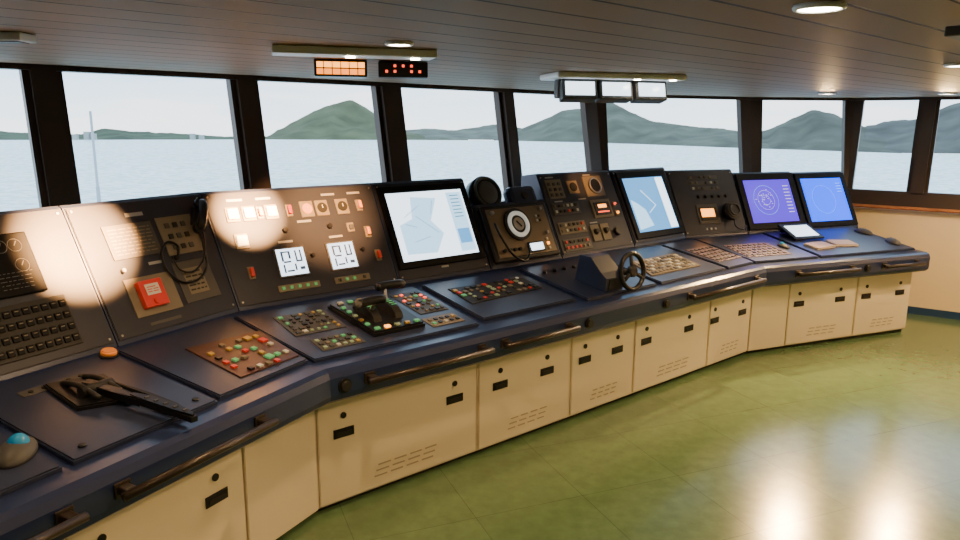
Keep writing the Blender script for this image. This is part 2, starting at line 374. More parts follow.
# P6
r,sc,sw,sh,cx,cy=monitor('M',3.39,4.05,'black-framed monitor showing pale blue electronic chart',3.43,4.12,.04,.655,SKYB,kr=kinkB,t=.055)
P(r,'screen_panel',box(sw*.18,sh*.95,.001,WHITEL),sw*.39,0,.003,parent=sc)
P(r,'chart_land',poly([(-sw*.45,-sh*.45),(-sw*.1,-sh*.40),(-sw*.18,-sh*.1),(-sw*.32,sh*.02),(-sw*.45,sh*.1)],0,.001,PALEB),0,0,.003,parent=sc)
for (x,y,l,a) in ((-.02,.06,.2,-.8),(.0,-.05,.14,.5)): P(r,'chart_line',box(l,.004,.001,WHITEL),x,y,.0045,(0,0,a),parent=sc)
# P7
RD=.07
r=bay('R',.03,.705,'dark panel with key rows, amber display and knobs',kl=kinkB,V=.65,depth=RD)
for j in range(3):
    sub(r,.13,.445+j*.055,.47,.455+j*.055+.025,GREY,.003,name='key_row_plate',bev=0)
    for i in range(6):
        if (i+j)%4!=3: button(r,.16+i*.055,.463+j*.055,random.choice([BEIGE,WHITEK,MUTED,BLACK,BLACK]),.024,w=T+.003)
s=sub(r,.14,.11,.38,.30,GREY,.008,name='display'); P(r,'display_window',box(.19,.13,.006,BLACK,.002),0,0,.008,parent=s); P(r,'lit_screen',box(.15,.08,.002,AMBER),-.01,.01,.014,parent=s)
for i in range(5): knob(r,.2+i*.08,.38,.018)
for i in range(3): button(r,.2+i*.05,.06,WHITEK,.018)
mk=thing('hand_microphone','round black hand microphone clipped to a panel with cord','microphone',mw=upper('R',.03)@Matrix.Translation((.50,.21,.0075))@Matrix.Scale(1.2,4))
P(mk,'clip',box(.05,.06,.03,BLACK,.004),0,0,0); P(mk,'head',cyl(.075,.045,BLACK,seg=30,bev=.012),0,0,.03); P(mk,'grille',ring(.045,.006,MUTED),0,0,.078)
P(mk,'cord',tube([(0,-.06,.05),(-.02,-.13,.06),(.05,-.16,.05),(.11,-.13,.03),(.1,-.16,.02)],.006,BLACK,8,6),0,0,0)
# P8,P9
r,sc,sw,sh,cx,cy=monitor('R',.71,1.445,'black-framed radar monitor glowing deep indigo with range rings',.72,1.435,.02,.595,INDIGO,V=.61,t=.065,depth=RD)
for R_ in (.05,.10,.15): P(r,'range_ring',ring(R_,.0014,CYANL if R_>.1 else PALE,40,4),-.06,.01,.005,parent=sc)
for i in range(9): P(r,'readout_line',box(.07,.008,.001,PALE),sw*.38,.15-.034*i,.0045,parent=sc)
P(r,'echo_marks',boxes([(-.06+random.gauss(0,.045),.01+random.gauss(0,.045),0,.012,.007,.001) for i in range(22)],PALE),0,0,.005,parent=sc)
r,sc,sw,sh,cx,cy=monitor('R',1.45,2.14,'black-framed radar monitor glowing bright blue with a ring',1.46,2.13,.01,.585,BLUES,V=.60,t=.055,depth=RD)
for R_ in (.15,): P(r,'range_ring',ring(R_,.0010,CYANL,40,4),-.03,.0,.005,parent=sc)
for i in range(4): P(r,'readout_line',box(.06,.006,.001,CYANL),sw*.38,.17-.03*i,.0045,parent=sc)

# ------------------------------------------------------------ desk-top panels
def slab(seg,s0,s1,o0,o1,label,kl=None,kr=None,h=.022,m=None,name='desk_control_panel'):
    root=thing(name,label,'control panel',mw=desk(seg,s0,o0))
    c=math.hypot(.715,.11)/.715
    def e(s,k,o,sg): return (s if k is None else k(o,seg)+sg*.012)-s0
    obj('panel_slab',poly([(e(s0,kl,o0,1),0),(e(s1,kr,o0,-1),0),(e(s1,kr,o1,-1),(o1-o0)*c),(e(s0,kl,o1,1),(o1-o0)*c)],.003,h,m or NAVY,.006),root)
    return root
slab('K',-2.15,-1.22,.0,.66,'plain navy blue desk panel')
r=slab('K',-1.18,-.57,.0,.66,'raised navy desk panel with label strip beside the lever')
sub(r,.14,.50,.40,.55,GREY,.003,.022); 
for i in range(5): knob(r,.18+i*.05,.525,.010,.006,m=DARK,w=.025)
knob(r,.07,.06,.014,.008,w=.022); knob(r,.55,.06,.014,.008,w=.022); knob(r,.55,.62,.014,.008,w=.022)
r2=slab('K',-.54,.02,.02,.65,'navy desk panel carrying red, green and white square buttons',kr=kinkD)
w=.022; pl=P(r2,'mounting_plate',poly([(.17,.06),(.53,.05),(.62,.39),(.21,.45)],0,.006,RUST,.002),0,0,w)
cols=[RED,RED,RED,GREENL,BLACK,BEIGE,RED,YELLOW,MUTED,WHITEK,BLACK]
for i in range(7):
    for j in range(6):
        if (i*3+j*5)%7 in (0,4) or (i*5+j*2)%6==1: continue
        button(r2,.21+i*.048+.008*j,.095+j*.056-.006*i,random.choice(cols),.036 if (i+j)%5==0 else .024,.010,w+.006)
k=thing('push_knob','orange domed push knob on a black collar','knob',mw=desk('K',-.60,.62)@Matrix.Translation((0,0,.0225)))
P(k,'collar',cyl(.04,.008,BLACK),0,0,0); P(k,'cap',cyl(.033,.02,ORANGE,bev=.006),0,0,.008)
# engine lever
e=thing('engine_control_lever','black engine telegraph lever with slotted base and ribbed handle','control lever',mw=desk('K',-.86,.0)@Matrix.Translation((0,-.02,.0235)))
P(e,'base',poly([(-.12,.30),(.08,.22),(.12,.48),(-.09,.55)],0,.018,BLACK,.006),0,0,0)
for x in (-.045,.045): P(e,'side_plate',tube([(x,.50,.02),(x,.40,.045),(x,.28,.035)],.011,DARK,8,5),0,0,0)
P(e,'hub',cyl(.022,.13,DARK),-.065,.36,.035,(0,pi/2,0))
P(e,'arm',poly([(-.03,.42),(.015,.43),(.040,.28),(.055,.16),(.028,.15),(.0,.27)],.018,.048,BLACK,.006),0,0,0)
P(e,'grip',poly([(.018,.21),(.052,.22),(.075,.14),(.093,.03),(.100,-.05),(.090,-.09),(.065,-.085),(.055,0),(.037,.11)],.022,.052,BLACK,.009),0,0,0)
for i in range(5): P(e,'grip_slot',box(.018,.009,.004,GREY),.052+.007*i,.14-.043*i,.051)
P(e,'arm',poly([(.07,.40),(.085,.39),(.115,.2),(.130,.06),(.120,.0),(.112,.05),(.098,.2)],.012,.030,DARK,.004),0,0,0)
def mouse(seg,s,off,label,ballm=None,w=.023,rz=0,k=1):
    t=thing('trackball' if ballm else 'computer_mouse',label,'trackball' if ballm else 'computer mouse',mw=desk(seg,s,off)@Matrix.Translation((0,0,w))@Matrix.Rotation(rz,4,'Z'))
    P(t,'housing',ball(.055*k,.09*k,.04*k,MUTED,0),0,0,0)
    if ballm: P(t,'ball',ball(.032*k,.032*k,.032*k,ballm),0,.02,.026*k)
    else: P(t,'scroll_wheel',cyl(.01,.012,STEEL),-.006,.04,.032,(0,pi/2,0)); 
    return t
mouse('K',-1.27,.16,'grey trackball with glossy blue ball on the desk',BLUEB,rz=-.9,k=1.05)
mouse('R',1.92,.50,'small dark computer mouse on the desk',None,w=.0235,rz=.3)
mouse('R',1.93,.18,'dark grey computer mouse near the desk end',None,w=.0235,rz=-.3)
# D2 throttle slab
r=slab('M',0,1.03,.0,.64,'raised navy desk panel with rows of lit and coloured buttons',kl=kinkD)
w=.022
KC=[BLACK,WHITEK,PALEG,BEIGE,MUTED,BLACK,GREENL,MUTED,YELLOW,BLACK,MUTED,BLACK]
dx=.07
sub(r,dx-.02,.27,dx+.27,.54,GREY,.004,w)
for i in range(7):
    for j in range(6):
        if (i+2*j)%6!=5: button(r,dx+.01+i*.038,.30+j*.042,random.choice(KC),random.choice([.016,.024]),.007,w+.004)
dx=.10
sub(r,dx+.70,.24,dx+.90,.56,GREY,.004,w)
for i in range(5):
    for j in range(7): 
        if (i*2+j)%5: button(r,dx+.725+i*.037,.27+j*.043,random.choice(KC+[REDL]),random.choice([.016,.024]),.007,w+.004)
sub(r,.09,.06,.33,.20,GREY,.004,w)
for i in range(6):
    for j in range(3): button(r,.115+i*.037,.085+j*.043,random.choice(KC),.020,.007,w+.004)
sub(r,dx+.66,.06,dx+.88,.18,BEIGE,.004,w)
for i in range(5): 
    for j in range(2): button(r,dx+.69+i*.04,.095+j*.045,random.choice(KC+[AMBER]),.020,.007,w+.004)
t=thing('throttle_control','black twin-lever throttle head with scales and green indicators','control lever',mw=desk('M',.56,.31)@Matrix.Translation((0,0,.0235))@Matrix.Scale(1.25,4))
P(t,'base',poly([(-.13,-.18),(.13,-.18),(.15,.18),(-.15,.18)],0,.022,BLACK,.008),0,0,0)
for x,yy in ((-.055,-.075),(.055,.055)):
    sg=1 if x>0 else -1
    P(t,'quadrant',poly([(-.095,0),(.095,0),(.08,.022),(.05,.038),(0,.045),(-.05,.038),(-.08,.022)],-.020,.020,DARK,.004),x,0,.020,(pi/2,0,pi/2))
    P(t,'scale_plate',boxes([(0,-.04+.02*i,0,.026,.006,.002) for i in range(5)],GREENL),x,0,.067)
    P(t,'lever_arm',tube([(x,yy*.3,.04),(x+sg*.005,yy*.8,.095),(x+sg*.01,yy,.115)],.009,STEEL,8,4),0,0,0)
    P(t,'lever_grip',tube([(x-sg*.03,yy,.118),(x+sg*.03,yy*1.03,.120),(x+sg*.10,yy*1.1,.115)],.018,BLACK,12,3,1.1),0,0,0)
    P(t,'grip_cap',ball(.021,.021,.019,MUTED),x+sg*.10,yy*1.1,.115)
for i in range(5):
    P(t,'push_button',box(.024,.018,.008,[GREENL,AMBER,PALEG,YELLOW,GREENL][i],.001),-.10+i*.05,-.155,.022); P(t,'push_button',box(.024,.018,.008,[WHITEK,GREENL,YELLOW,PALEG,WHITEK][i],.001),-.10+i*.05,.155,.022)
    P(t,'push_button',box(.018,.018,.008,[GREENL,YELLOW,PALEG,GREENL,GREENL][i],.001),-.115,-.10+.05*i,.022)
# D3
r=slab('M',1.10,1.88,.04,.64,'raised navy desk panel with muted green and red buttons')
P(r,'mounting_plate',poly([(.08,.20),(.70,.23),(.72,.44),(.10,.47)],0,.005,DARK,.002),0,0,w)
for i in range(12):
    for j in range(5):
        if (i*2+j*3)%7 not in (0,3): button(r,.118+i*.050,.24+j*.045+.002*i,random.choice([RED,PALEG,BLACK,WHITEK,BEIGE,YELLOW,MUTED,GREENL,BLACK,BEIGE,MUTED]),random.choice([.020,.028]),.007,w+.005)
# D4 helm
r=slab('M',1.95,2.68,.0,.64,'navy desk panel under the steering wheel')
for i in range(5): knob(r,.1+i*.1,.5,.016,w=w)
sub(r,.42,.2,.68,.42,GREY,.004,w)
for i in range(5):
    for j in range(4): button(r,.455+i*.045,.235+j*.048,random.choice(KC),.024,.009,w+.004)
st=thing('steering_stand','chunky black steering wheel on an angular dark pedestal','steering wheel',mw=desk('M',2.34,.16)@Matrix.Translation((0,0,.0235))@Matrix.Scale(.9,4))
# wedge pedestal: profile in (depth, height), extruded along the console
P(st,'pedestal',poly([(-.14,0),(.16,0),(.15,.20),(.04,.215),(-.08,.13),(-.14,.10)],-.115,.105,NAVY,.012),-.09,0,0,(pi/2,0,pi/2))
P(st,'pedestal_face',box(.17,.085,.006,BLACK,.002),-.09,-.142,.05,(pi/2,0,0))
P(st,'steering_shaft',tube([(-.02,.0,.10),(.03,-.17,.13)],.024,BLACK,12),0,0,0)
wh=obj('steering_wheel',ring(.135,.019,BLACK,40,10),st,(.03,-.18,.145),(math.radians(72),0,0))
obj('hub',cyl(.045,.035,BLACK,bev=.006),wh,(0,0,-.015))
for a in (pi/2,pi/2+2.1,pi/2-2.1):
    obj('spoke',tube([(0,0,0),(.12*math.cos(a),.12*math.sin(a),0)],.014,DARK,8),wh)
# D5
r=slab('M',2.74,3.58,.0,.64,'raised navy desk panel with beige keyboard plate')
P(r,'keyboard_plate',poly([(.04,.12),(.66,.12),(.74,.42),(.16,.42)],0,.008,BEIGE,.002),0,0,w)
for i in range(12):
    for j in range(5): button(r,.105+i*.046+.018*j,.155+j*.054,random.choice([WHITEK,LGREY,BEIGE,MUTED,MUTED]),.030,.006,w+.008)
r=slab('M',3.62,4.0,.0,.64,'navy desk panel with purple key plate',kr=kinkB)
sub(r,.05,.12,.40,.45,PURPLE,.005,w)
for i in range(6):
    for j in range(5): button(r,.085+i*.056,.155+j*.062,random.choice([GREY,GREY,BLACK,MUTED]),.026,.006,w+.005)
r=slab('R',.1,.80,.0,.66,'navy desk panel with purple keyboard plate',kl=kinkB)
sub(r,.02,.10,.50,.42,PURPLE,.005,w)
for i in range(8):
    for j in range(5): button(r,.05+i*.057,.135+j*.06,random.choice([GREY,GREY,BLACK,MUTED]),.028,.006,w+.005)
mouse('R',.68,.28,'small black trackball in the desk panel',BLUEB,rz=0,k=.7)
r=slab('R',.84,2.00,.0,.70,'plain navy desk panel in front of the radar monitors')
t=thing('tablet_display','tilted tablet with white lit screen in black frame','tablet',mw=desk('R',.95,.40)@Matrix.Translation((0,0,.0235))@Matrix.Rotation(math.radians(16),4,'X'))
P(t,'frame',box(.36,.25,.02,BLACK,.006),.17,.13,0); P(t,'screen',box(.28,.18,.002,WHITEL),.17,.13,.02); P(t,'stand',box(.25,.03,.06,BLACK,.004),.17,.24,-.06)
COVER=mat('cover',(.60,.45,.33),.5)
for k_,(a,b,c) in enumerate(((1.06,.18,.1),(1.34,.20,-.2))):
    t=thing('paper_stack','small stack of beige printed sheets on the desk','papers',mw=desk('R',a,b)@Matrix.Translation((0,0,.0235))@Matrix.Rotation(c,4,'Z'))
    P(t,'sheet',box(.24,.15,.012,PAPER),0,.05,0); P(t,'cover_sheet',box(.235,.145,.004,COVER),.003,.05,.0125)
# ------------------------------------------------------------ handrails
def rail(seg,a,b,label='dark bronze grab rail on two brackets along the desk edge'):
    z=.70; t=thing('grab_rail',label,'handrail',mw=front(seg,a)@Matrix.Translation((0,z,.1285)),group='grab rails along the console')
    L=b-a
    P(t,'bar',tube([(0,0,0),(L,0,0)],.016,BRONZE,14),0,0,.058)
    for u in (.035,L-.035):
        P(t,'bracket',box(.040,.032,.055,BRONZE,.006),u,0,0); P(t,'bracket_foot',box(.06,.055,.008,BRONZE,.003),u,0,0)
for q in (('K',-1.95,-1.27),('K',-1.14,-.44),('M',.2,.98),('M',1.08,1.67),('M',2.87,3.86),('R',.42,1.10),('R',1.42,1.90)): rail(*q)
for seg,s in (('M',.10),('M',1.82),('M',2.62),('R',1.25)):
    t=thing('desk_socket','round black socket on the desk lip','socket',mw=front(seg,s)@Matrix.Translation((0,.69,.1285)))
    P(t,'flange',cyl(.035,.006,BLACK),0,0,0); P(t,'plug',cyl(.025,.018,DARK,bev=.003),0,0,.006)
# ------------------------------------------------------------ base cabinets
def cabinet(seg,a,b,handles,vents=True,label='cream steel base cabinet with vented door and black recessed pulls'):
    t=thing('base_cabinet',label,'cabinet',mw=front(seg,a),group='cream base cabinets under the console')
    L=b-a; g=.002
    P(t,'cabinet_body',poly([(g,.0),(L-g,.0),(L-g,.57),(g,.57)],-.70,-.002,CREAM),0,.03,0)
    P(t,'plinth',poly([(g,0),(L-g,0),(L-g,.03),(g,.03)],-.70,-.03,DARK),0,0,0)
    d=P(t,'cabinet_door',poly([(.010,0),(L-.010,0),(L-.010,.545),(.010,.545)],0,.012,CREAM,.004),0,.04,0)
    for u in handles:
        h=P(t,'door_pull',box(.115,.048,.006,BLACK,.004),u-a,.40-.04,.012,parent=d)
        P(t,'pull_slot',box(.085,.02,.004,DARK),0,-.004,.006,parent=h)
        P(t,'lock',cyl(.016,.006,BLACK),u-a,.49-.04,.012,parent=d)
    if vents:
        c=L/2; vw=min(L*.42,.40)
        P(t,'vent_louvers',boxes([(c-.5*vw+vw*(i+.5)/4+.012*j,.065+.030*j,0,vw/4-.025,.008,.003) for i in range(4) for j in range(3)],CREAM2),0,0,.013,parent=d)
cabinet('K',-2.15,-1.25,[-1.9,-1.45]); cabinet('K',-1.25,-.46,[-1.12,-.62])
cabinet('M',.0,1.02,[.15,.85]); cabinet('M',1.02,1.8,[1.19,1.58]); cabinet('M',1.8,2.45,[1.93,2.26]); cabinet('M',2.45,3.38,[2.58,3.10]); cabinet('M',3.38,4.0,[3.45,3.86])
cabinet('R',.5,1.3,[.62,1.1]); cabinet('R',1.3,2.0,[1.42,1.85])
def filler(seg,a,b):
    t=thing('filler_panel','plain cream filler panel between base cabinets','cabinet panel',mw=front(seg,a)); L=b-a
    P(t,'panel_board',poly([(.003,.03),(L-.003,.03),(L-.003,.595),(.003,.595)],-.5,.010,CREAM,.003),0,.003,0)
    P(t,'plinth',poly([(.003,0),(L-.003,0),(L-.003,.03),(.003,.03)],-.5,-.03,DARK),0,0,0)
filler('K',-.46,-.003); filler('R',.1,.5)

# ------------------------------------------------------------ room
WP=[(-5.29,1.49),(1.12,7.27),(2.87,7.9),(3.98,7.9),(5.54,6.81)]
ZC=2.2
room=[(-5.29,1.49),(-5.29,-3),(5.54,-3),(5.54,6.81),(3.98,7.9),(2.87,7.9),(1.12,7.27)]
def floor_mat():
    m=bpy.data.materials.new('green_vinyl_floor'); m.use_nodes=True; nt=m.node_tree; b=nt.nodes['Principled BSDF']
    tc=nt.nodes.new('ShaderNodeTexCoord'); mp=nt.nodes.new('ShaderNodeMapping'); mp.inputs['Rotation'].default_value=(0,0,math.radians(-22)); nt.links.new(tc.outputs['Object'],mp.inputs[0])
    br=nt.nodes.new('ShaderNodeTexBrick'); br.offset=0; br.inputs['Scale'].default_value=1; br.inputs['Brick Width'].default_value=.6; br.inputs['Row Height'].default_value=.6; br.inputs['Mortar Size'].default_value=.0022
    br.inputs['Color1'].default_value=(.100,.175,.085,1); br.inputs['Color2'].default_value=(.093,.163,.079,1); br.inputs['Mortar'].default_value=(.062,.104,.052,1)
    nt.links.new(mp.outputs[0],br.inputs[0])
    n=nt.nodes.new('ShaderNodeTexNoise'); n.inputs['Scale'].default_value=11; n.inputs['Detail'].default_value=6; n.inputs['Roughness'].default_value=.65; nt.links.new(tc.outputs['Object'],n.inputs['Vector'])
    mx=nt.nodes.new('ShaderNodeMix'); mx.data_type='RGBA'; mx.blend_type='MULTIPLY'; mx.inputs[0].default_value=1
    mc=nt.nodes.new('ShaderNodeMapRange'); mc.inputs[1].default_value=.3; mc.inputs[2].default_value=.7; mc.inputs[3].default_value=.84; mc.inputs[4].default_value=1.14; nt.links.new(n.outputs['Fac'],mc.inputs[0])
    nt.links.new(br.outputs['Color'],mx.inputs[6]); nt.links.new(mc.outputs[0],mx.inputs[7]); nt.links.new(mx.outputs[2],b.inputs['Base Color'])
    b.inputs['Roughness'].default_value=.19; b.inputs['Specular IOR Level'].default_value=.75
    n2=nt.nodes.new('ShaderNodeTexNoise'); n2.inputs['Scale'].default_value=4; n2.inputs['Detail'].default_value=2; nt.links.new(tc.outputs['Object'],n2.inputs['Vector'])
    bp=nt.nodes.new('ShaderNodeBump'); bp.inputs['Strength'].default_value=.04; bp.inputs['Distance'].default_value=.03; nt.links.new(n2.outputs['Fac'],bp.inputs['Height']); nt.links.new(bp.outputs[0],b.inputs['Normal'])
    return m
def ceil_mat():
    m=bpy.data.materials.new('ceiling_planks'); m.use_nodes=True; nt=m.node_tree; b=nt.nodes['Principled BSDF']
    tc=nt.nodes.new('ShaderNodeTexCoord'); mp=nt.nodes.new('ShaderNodeMapping'); mp.inputs['Rotation'].default_value=(0,0,math.radians(-42)); nt.links.new(tc.outputs['Object'],mp.inputs[0])
    br=nt.nodes.new('ShaderNodeTexBrick'); br.offset=0; br.inputs['Scale'].default_value=1; br.inputs['Brick Width'].default_value=40; br.inputs['Row Height'].default_value=.2; br.inputs['Mortar Size'].default_value=.008; br.inputs['Mortar Smooth'].default_value=.2
    br.inputs['Color1'].default_value=(.29,.205,.145,1); br.inputs['Color2'].default_value=(.26,.183,.13,1); br.inputs['Mortar'].default_value=(.03,.02,.015,1)
    nt.links.new(mp.outputs[0],br.inputs[0]); nt.links.new(br.outputs['Color'],b.inputs['Base Color'])
    bp=nt.nodes.new('ShaderNodeBump'); bp.invert=True; bp.inputs['Strength'].default_value=.6; bp.inputs['Distance'].default_value=.01; nt.links.new(br.outputs['Fac'],bp.inputs['Height']); nt.links.new(bp.outputs[0],b.inputs['Normal'])
    b.inputs['Roughness'].default_value=.6; b.inputs['Specular IOR Level'].default_value=.12
    return m
WALLC=mat('cream_wall',(.90,.73,.45),.6,bump=.05,bscale=80)
struct('floor',poly(room,-.08,0,floor_mat()))
struct('ceiling',poly(room,ZC,ZC+.06,ceil_mat()))
LW=-(2.18-1.08)*.176
struct('wall_front',sweep(WP,[(LW+.0,0),(LW-.04,0),(LW-.04,1.06),(LW,1.06)],WALLC))
struct('baseboard_front',sweep(WP,[(LW-.042,0.0),(LW-.055,0.0),(LW-.055,.075),(LW-.042,.075)],mat('blue_base',(.02,.06,.16),.4)))
struct('trim_1',sweep(WP,[(LW+.05,1.07),(LW-.10,1.07),(LW-.11,1.085),(LW-.10,1.10),(LW+.05,1.10)],WOOD))
def wl(z,ins): return -(2.18-z)*.176-ins
struct('trim_2',sweep(WP,[(wl(1.10,-.04),1.10),(wl(1.10,.03),1.10),(wl(1.25,.03),1.25),(wl(1.25,-.04),1.25)],BROWN))
struct('trim_3',sweep(WP,[(wl(2.17,-.04),2.17),(wl(2.17,.05),2.17),(wl(2.2,.05),2.2),(wl(2.2,-.04),2.2)],BROWN))
segs=[]
for i in range(4):
    a=Vector(WP[i]); b=Vector(WP[i+1]); d=(b-a).normalized(); segs.append((a,d,Vector((-d.y,d.x)),(b-a).length))
s1=4.0
wins=[(0,s1-3.46,s1-2.53),(0,s1-2.31,s1-1.38),(0,s1-1.16,s1-.226),(0,s1-.03,s1+.93),(0,s1+1.12,s1+2.046),(0,s1+2.28,s1+3.304),(0,s1+3.49,s1+4.443),(1,.11,1.72),(2,.13,1.01),(3,.10,.60),(3,.79,1.62)]
def WW(i,s,z,ins):
    a,d,n,L=segs[i]; q=a+d*s-n*((2.18-z)*.176+ins); return Vector((q.x,q.y,z))
def slabw(i,sa,sb,z0,z1,i0,i1,m,bm=None):
    own=bm is None
    if own: bm=bmesh.new()
    V=[bm.verts.new(WW(i,s,z,n)) for s in (sa,sb) for z in (z0,z1) for n in (i0,i1)]
    for f in ((0,1,3,2),(4,6,7,5),(0,4,5,1),(2,3,7,6),(0,2,6,4),(1,5,7,3)): bm.faces.new([V[k] for k in f])
    if own: return finish(bm,'wmesh',m)
for k,(i,a,b) in enumerate(wins):
    o_=struct('window_%d'%(k+1),slabw(i,a-.01,b+.01,1.245,2.175,-.005,0,GLASS),'tall outward-leaning bridge window pane')
tn=4
posts=[[(0,0.0,wins[0][1])]]
for k in range(len(wins)):
    i,a,b=wins[k]
    if k+1<len(wins):
        j,c,d_=wins[k+1]
        if j==i: posts.append([(i,b,c)])
        else: posts.append([(i,b,segs[i][3]),(j,0,c)])
    else: posts.append([(i,b,segs[i][3])])
for p in posts:
    bm=bmesh.new()
    for (i,a,b) in p:
        slabw(i,a,b,1.24,2.175,-.05,.015,BROWN,bm)
        if len(p)==1: slabw(i,a+.035,b-.035,1.24,2.175,.015,.05,BROWN,bm)
    struct('trim_%d'%tn,finish(bm,'post_mesh',BROWN)); tn+=1
def wallbox(name,x0,y0,x1,y1,m=None):
    struct(name,poly([(x0,y0),(x1,y0),(x1,y1),(x0,y1)],0,ZC,m or BACKW))
wallbox('wall_back',-5.39,-3.1,5.64,-3.0); wallbox('wall_left',-5.39,-3,-5.29,1.49); wallbox('wall_right',5.54,-3,5.64,6.81,WALLC)

# ------------------------------------------------------------ ceiling fixtures
def beam(x,y,power,spot=2.75,col=(1,.62,.29),r=.06,blend=.5,aim=None,z=None):
    ld=bpy.data.lights.new('downlight_beam','SPOT'); ld.energy=power; ld.color=col; ld.spot_size=spot; ld.spot_blend=blend; ld.shadow_soft_size=r
    l=bpy.data.objects.new('downlight_beam',ld); COL.objects.link(l); l.location=(x,y,z or ZC-.035)
    if aim is not None: l.rotation_euler=(Vector(aim)-l.location).to_track_quat('-Z','Y').to_euler()
def downlight(x,y,r=.05,power=60,**kw):
    t=thing('downlight','round recessed ceiling downlight with white ring','ceiling light',loc=(x,y,ZC-.012),group='ceiling downlights')
    obj('trim_ring',ring(r*1.12,.008,WHITEP,32,8),t,(0,0,.006)); obj('lamp_disc',cyl(r,.008,GLOW,seg=28),t,(0,0,.002))
    beam(x,y,power,**kw)
downlight(-.31,2.82,.042,80,spot=2.3); downlight(.85,1.91,.05,70); downlight(-1.60,2.30,.05,25)
# two lamps near the front windows, turned down toward the open floor; their sheen shows on the vinyl
downlight(3.15,6.75,.06,750,spot=1.5,blend=1,col=(1,.62,.24),aim=(1.9,3.9,0)); downlight(4.15,6.6,.06,650,spot=1.5,blend=1,col=(1,.62,.24),aim=(2.5,3.6,0))
for x,y,pw in ((2.3,3.6,65),(3.6,4.9,90),(-.6,.6,30),(2.2,.8,40),(4.2,2.4,60),(4.7,5.6,190),(.3,-1.2,25),(3.4,-.9,25),(-2.8,-.6,20)): downlight(x,y,.05,pw)  # extra downlights, mostly out of view, added to light floor, cabinets and wall
t=thing('ceiling_light_panel','thin white ceiling panel with two small spotlights','ceiling light',mw=Matrix.Translation((-.52,3.08,ZC-.032))@Matrix.Rotation(math.radians(16),4,'Z'))
obj('panel_plate',box(.66,.15,.03,WHITEP,.004),t,(0,0,0))
for x in (-.02,.25): obj('spot_lens',cyl(.02,.004,GLOW,seg=20),t,(x,0,-.004))
# the small spotlights of that panel are turned toward the upright instrument panels
WARM=(1,.46,.15)
beam(-.54,3.07,9500,spot=.40,blend=1,r=.02,col=WARM,aim=W('L',-.47,.97,1.36),z=2.15)
beam(-.28,3.15,10500,spot=.30,blend=1,r=.02,col=WARM,aim=W('M',.15,.99,1.40),z=2.15)
beam(-.30,3.12,1300,spot=.50,blend=1,r=.02,col=WARM,aim=W('M',.62,.98,1.36),z=2.15)
t=thing('ceiling_access_panel','tilted grey metal ceiling panel with bright edge','ceiling panel',mw=Matrix.Translation((1.52,2.25,ZC-.04))@Matrix.Rotation(math.radians(42),4,'Z'))
obj('panel_plate',box(.9,.16,.03,GREY,.005),t,(0.3,0,0)); obj('panel_rim',box(.9,.02,.04,WHITEP,.004),t,(0.3,-.09,-.004))
t=thing('overhead_number_display','black box display with glowing orange digit blocks hung from ceiling','digital display',mw=Matrix.Translation((-.68,3.60,2.118))@Matrix.Rotation(math.radians(12),4,'Z'))
obj('case',box(.25,.14,.078,BLACK,.006),t,(0,.03,0))
SEGO=mat('orange_seg',(.6,.2,.02),.4,emit=(1,.25,.02),es=3)
obj('lit_face',box(.225,.003,.026,AMBER),t,(0,-.042,.042)); obj('lit_face',box(.225,.003,.026,SEGO),t,(0,-.042,.010))
for i in range(5): obj('divider',box(.004,.004,.058,BLACK),t,(-.08+.04*i,-.0435,.010))
t=thing('overhead_clock','black overhead clock box with small red digits','digital clock',mw=Matrix.Translation((-.385,3.66,2.12))@Matrix.Rotation(math.radians(8),4,'Z'))
obj('case',box(.24,.10,.075,DARK,.006),t,(0,.015,0))
for i in range(5):
    for dz in (.048,.022):
        if (i*3+int(dz*1000))%4: obj('red_digit',box(.012,.003,.012,REDL,.001),t,(-.08+.04*i,-.037,dz))
t=thing('overhead_screen_bank','grey overhead housing with three small lit screens','overhead display',mw=Matrix.Translation((.80,4.5,2.045))@Matrix.Rotation(math.radians(14),4,'Z'))
obj('top_plate',box(.82,.34,.035,WHITEP,.012),t,(0,.02,.12)); obj('rear_case',box(.70,.08,.11,GREY,.01),t,(0,.05,.01))
for i in range(3):
    c=obj('screen_case',box(.215,.09,.12,GREY,.008),t,(-.235+i*.235,-.03+.01*i,-.005),(math.radians(-14),0,math.radians((-4,0,4)[i])))
    obj('lit_screen',box(.180,.004,.080,WHITEL),c,(0,-.047,.022))
obj('spot_lens',cyl(.02,.004,GLOW,seg=20),t,(.1,-.12,.117)); obj('spot_lens',cyl(.02,.004,GLOW,seg=20),t,(.33,-.12,.117))
beam(.95,4.24,350,spot=.22,blend=1,r=.02,col=WARM,aim=W('M',3.0,1.0,1.46),z=2.10); beam(1.17,4.30,60,spot=1.0,blend=1,r=.03,aim=W('M',2.9,.25,.8),z=2.10)
t=thing('ceiling_speaker_box','white surface-mounted ceiling box','ceiling box',mw=Matrix.Translation((-1.66,2.62,ZC-.03)))
obj('case',box(.16,.10,.028,WHITEP,.004),t); obj('grille',box(.12,.07,.003,GREY),t,(0,0,-.003))

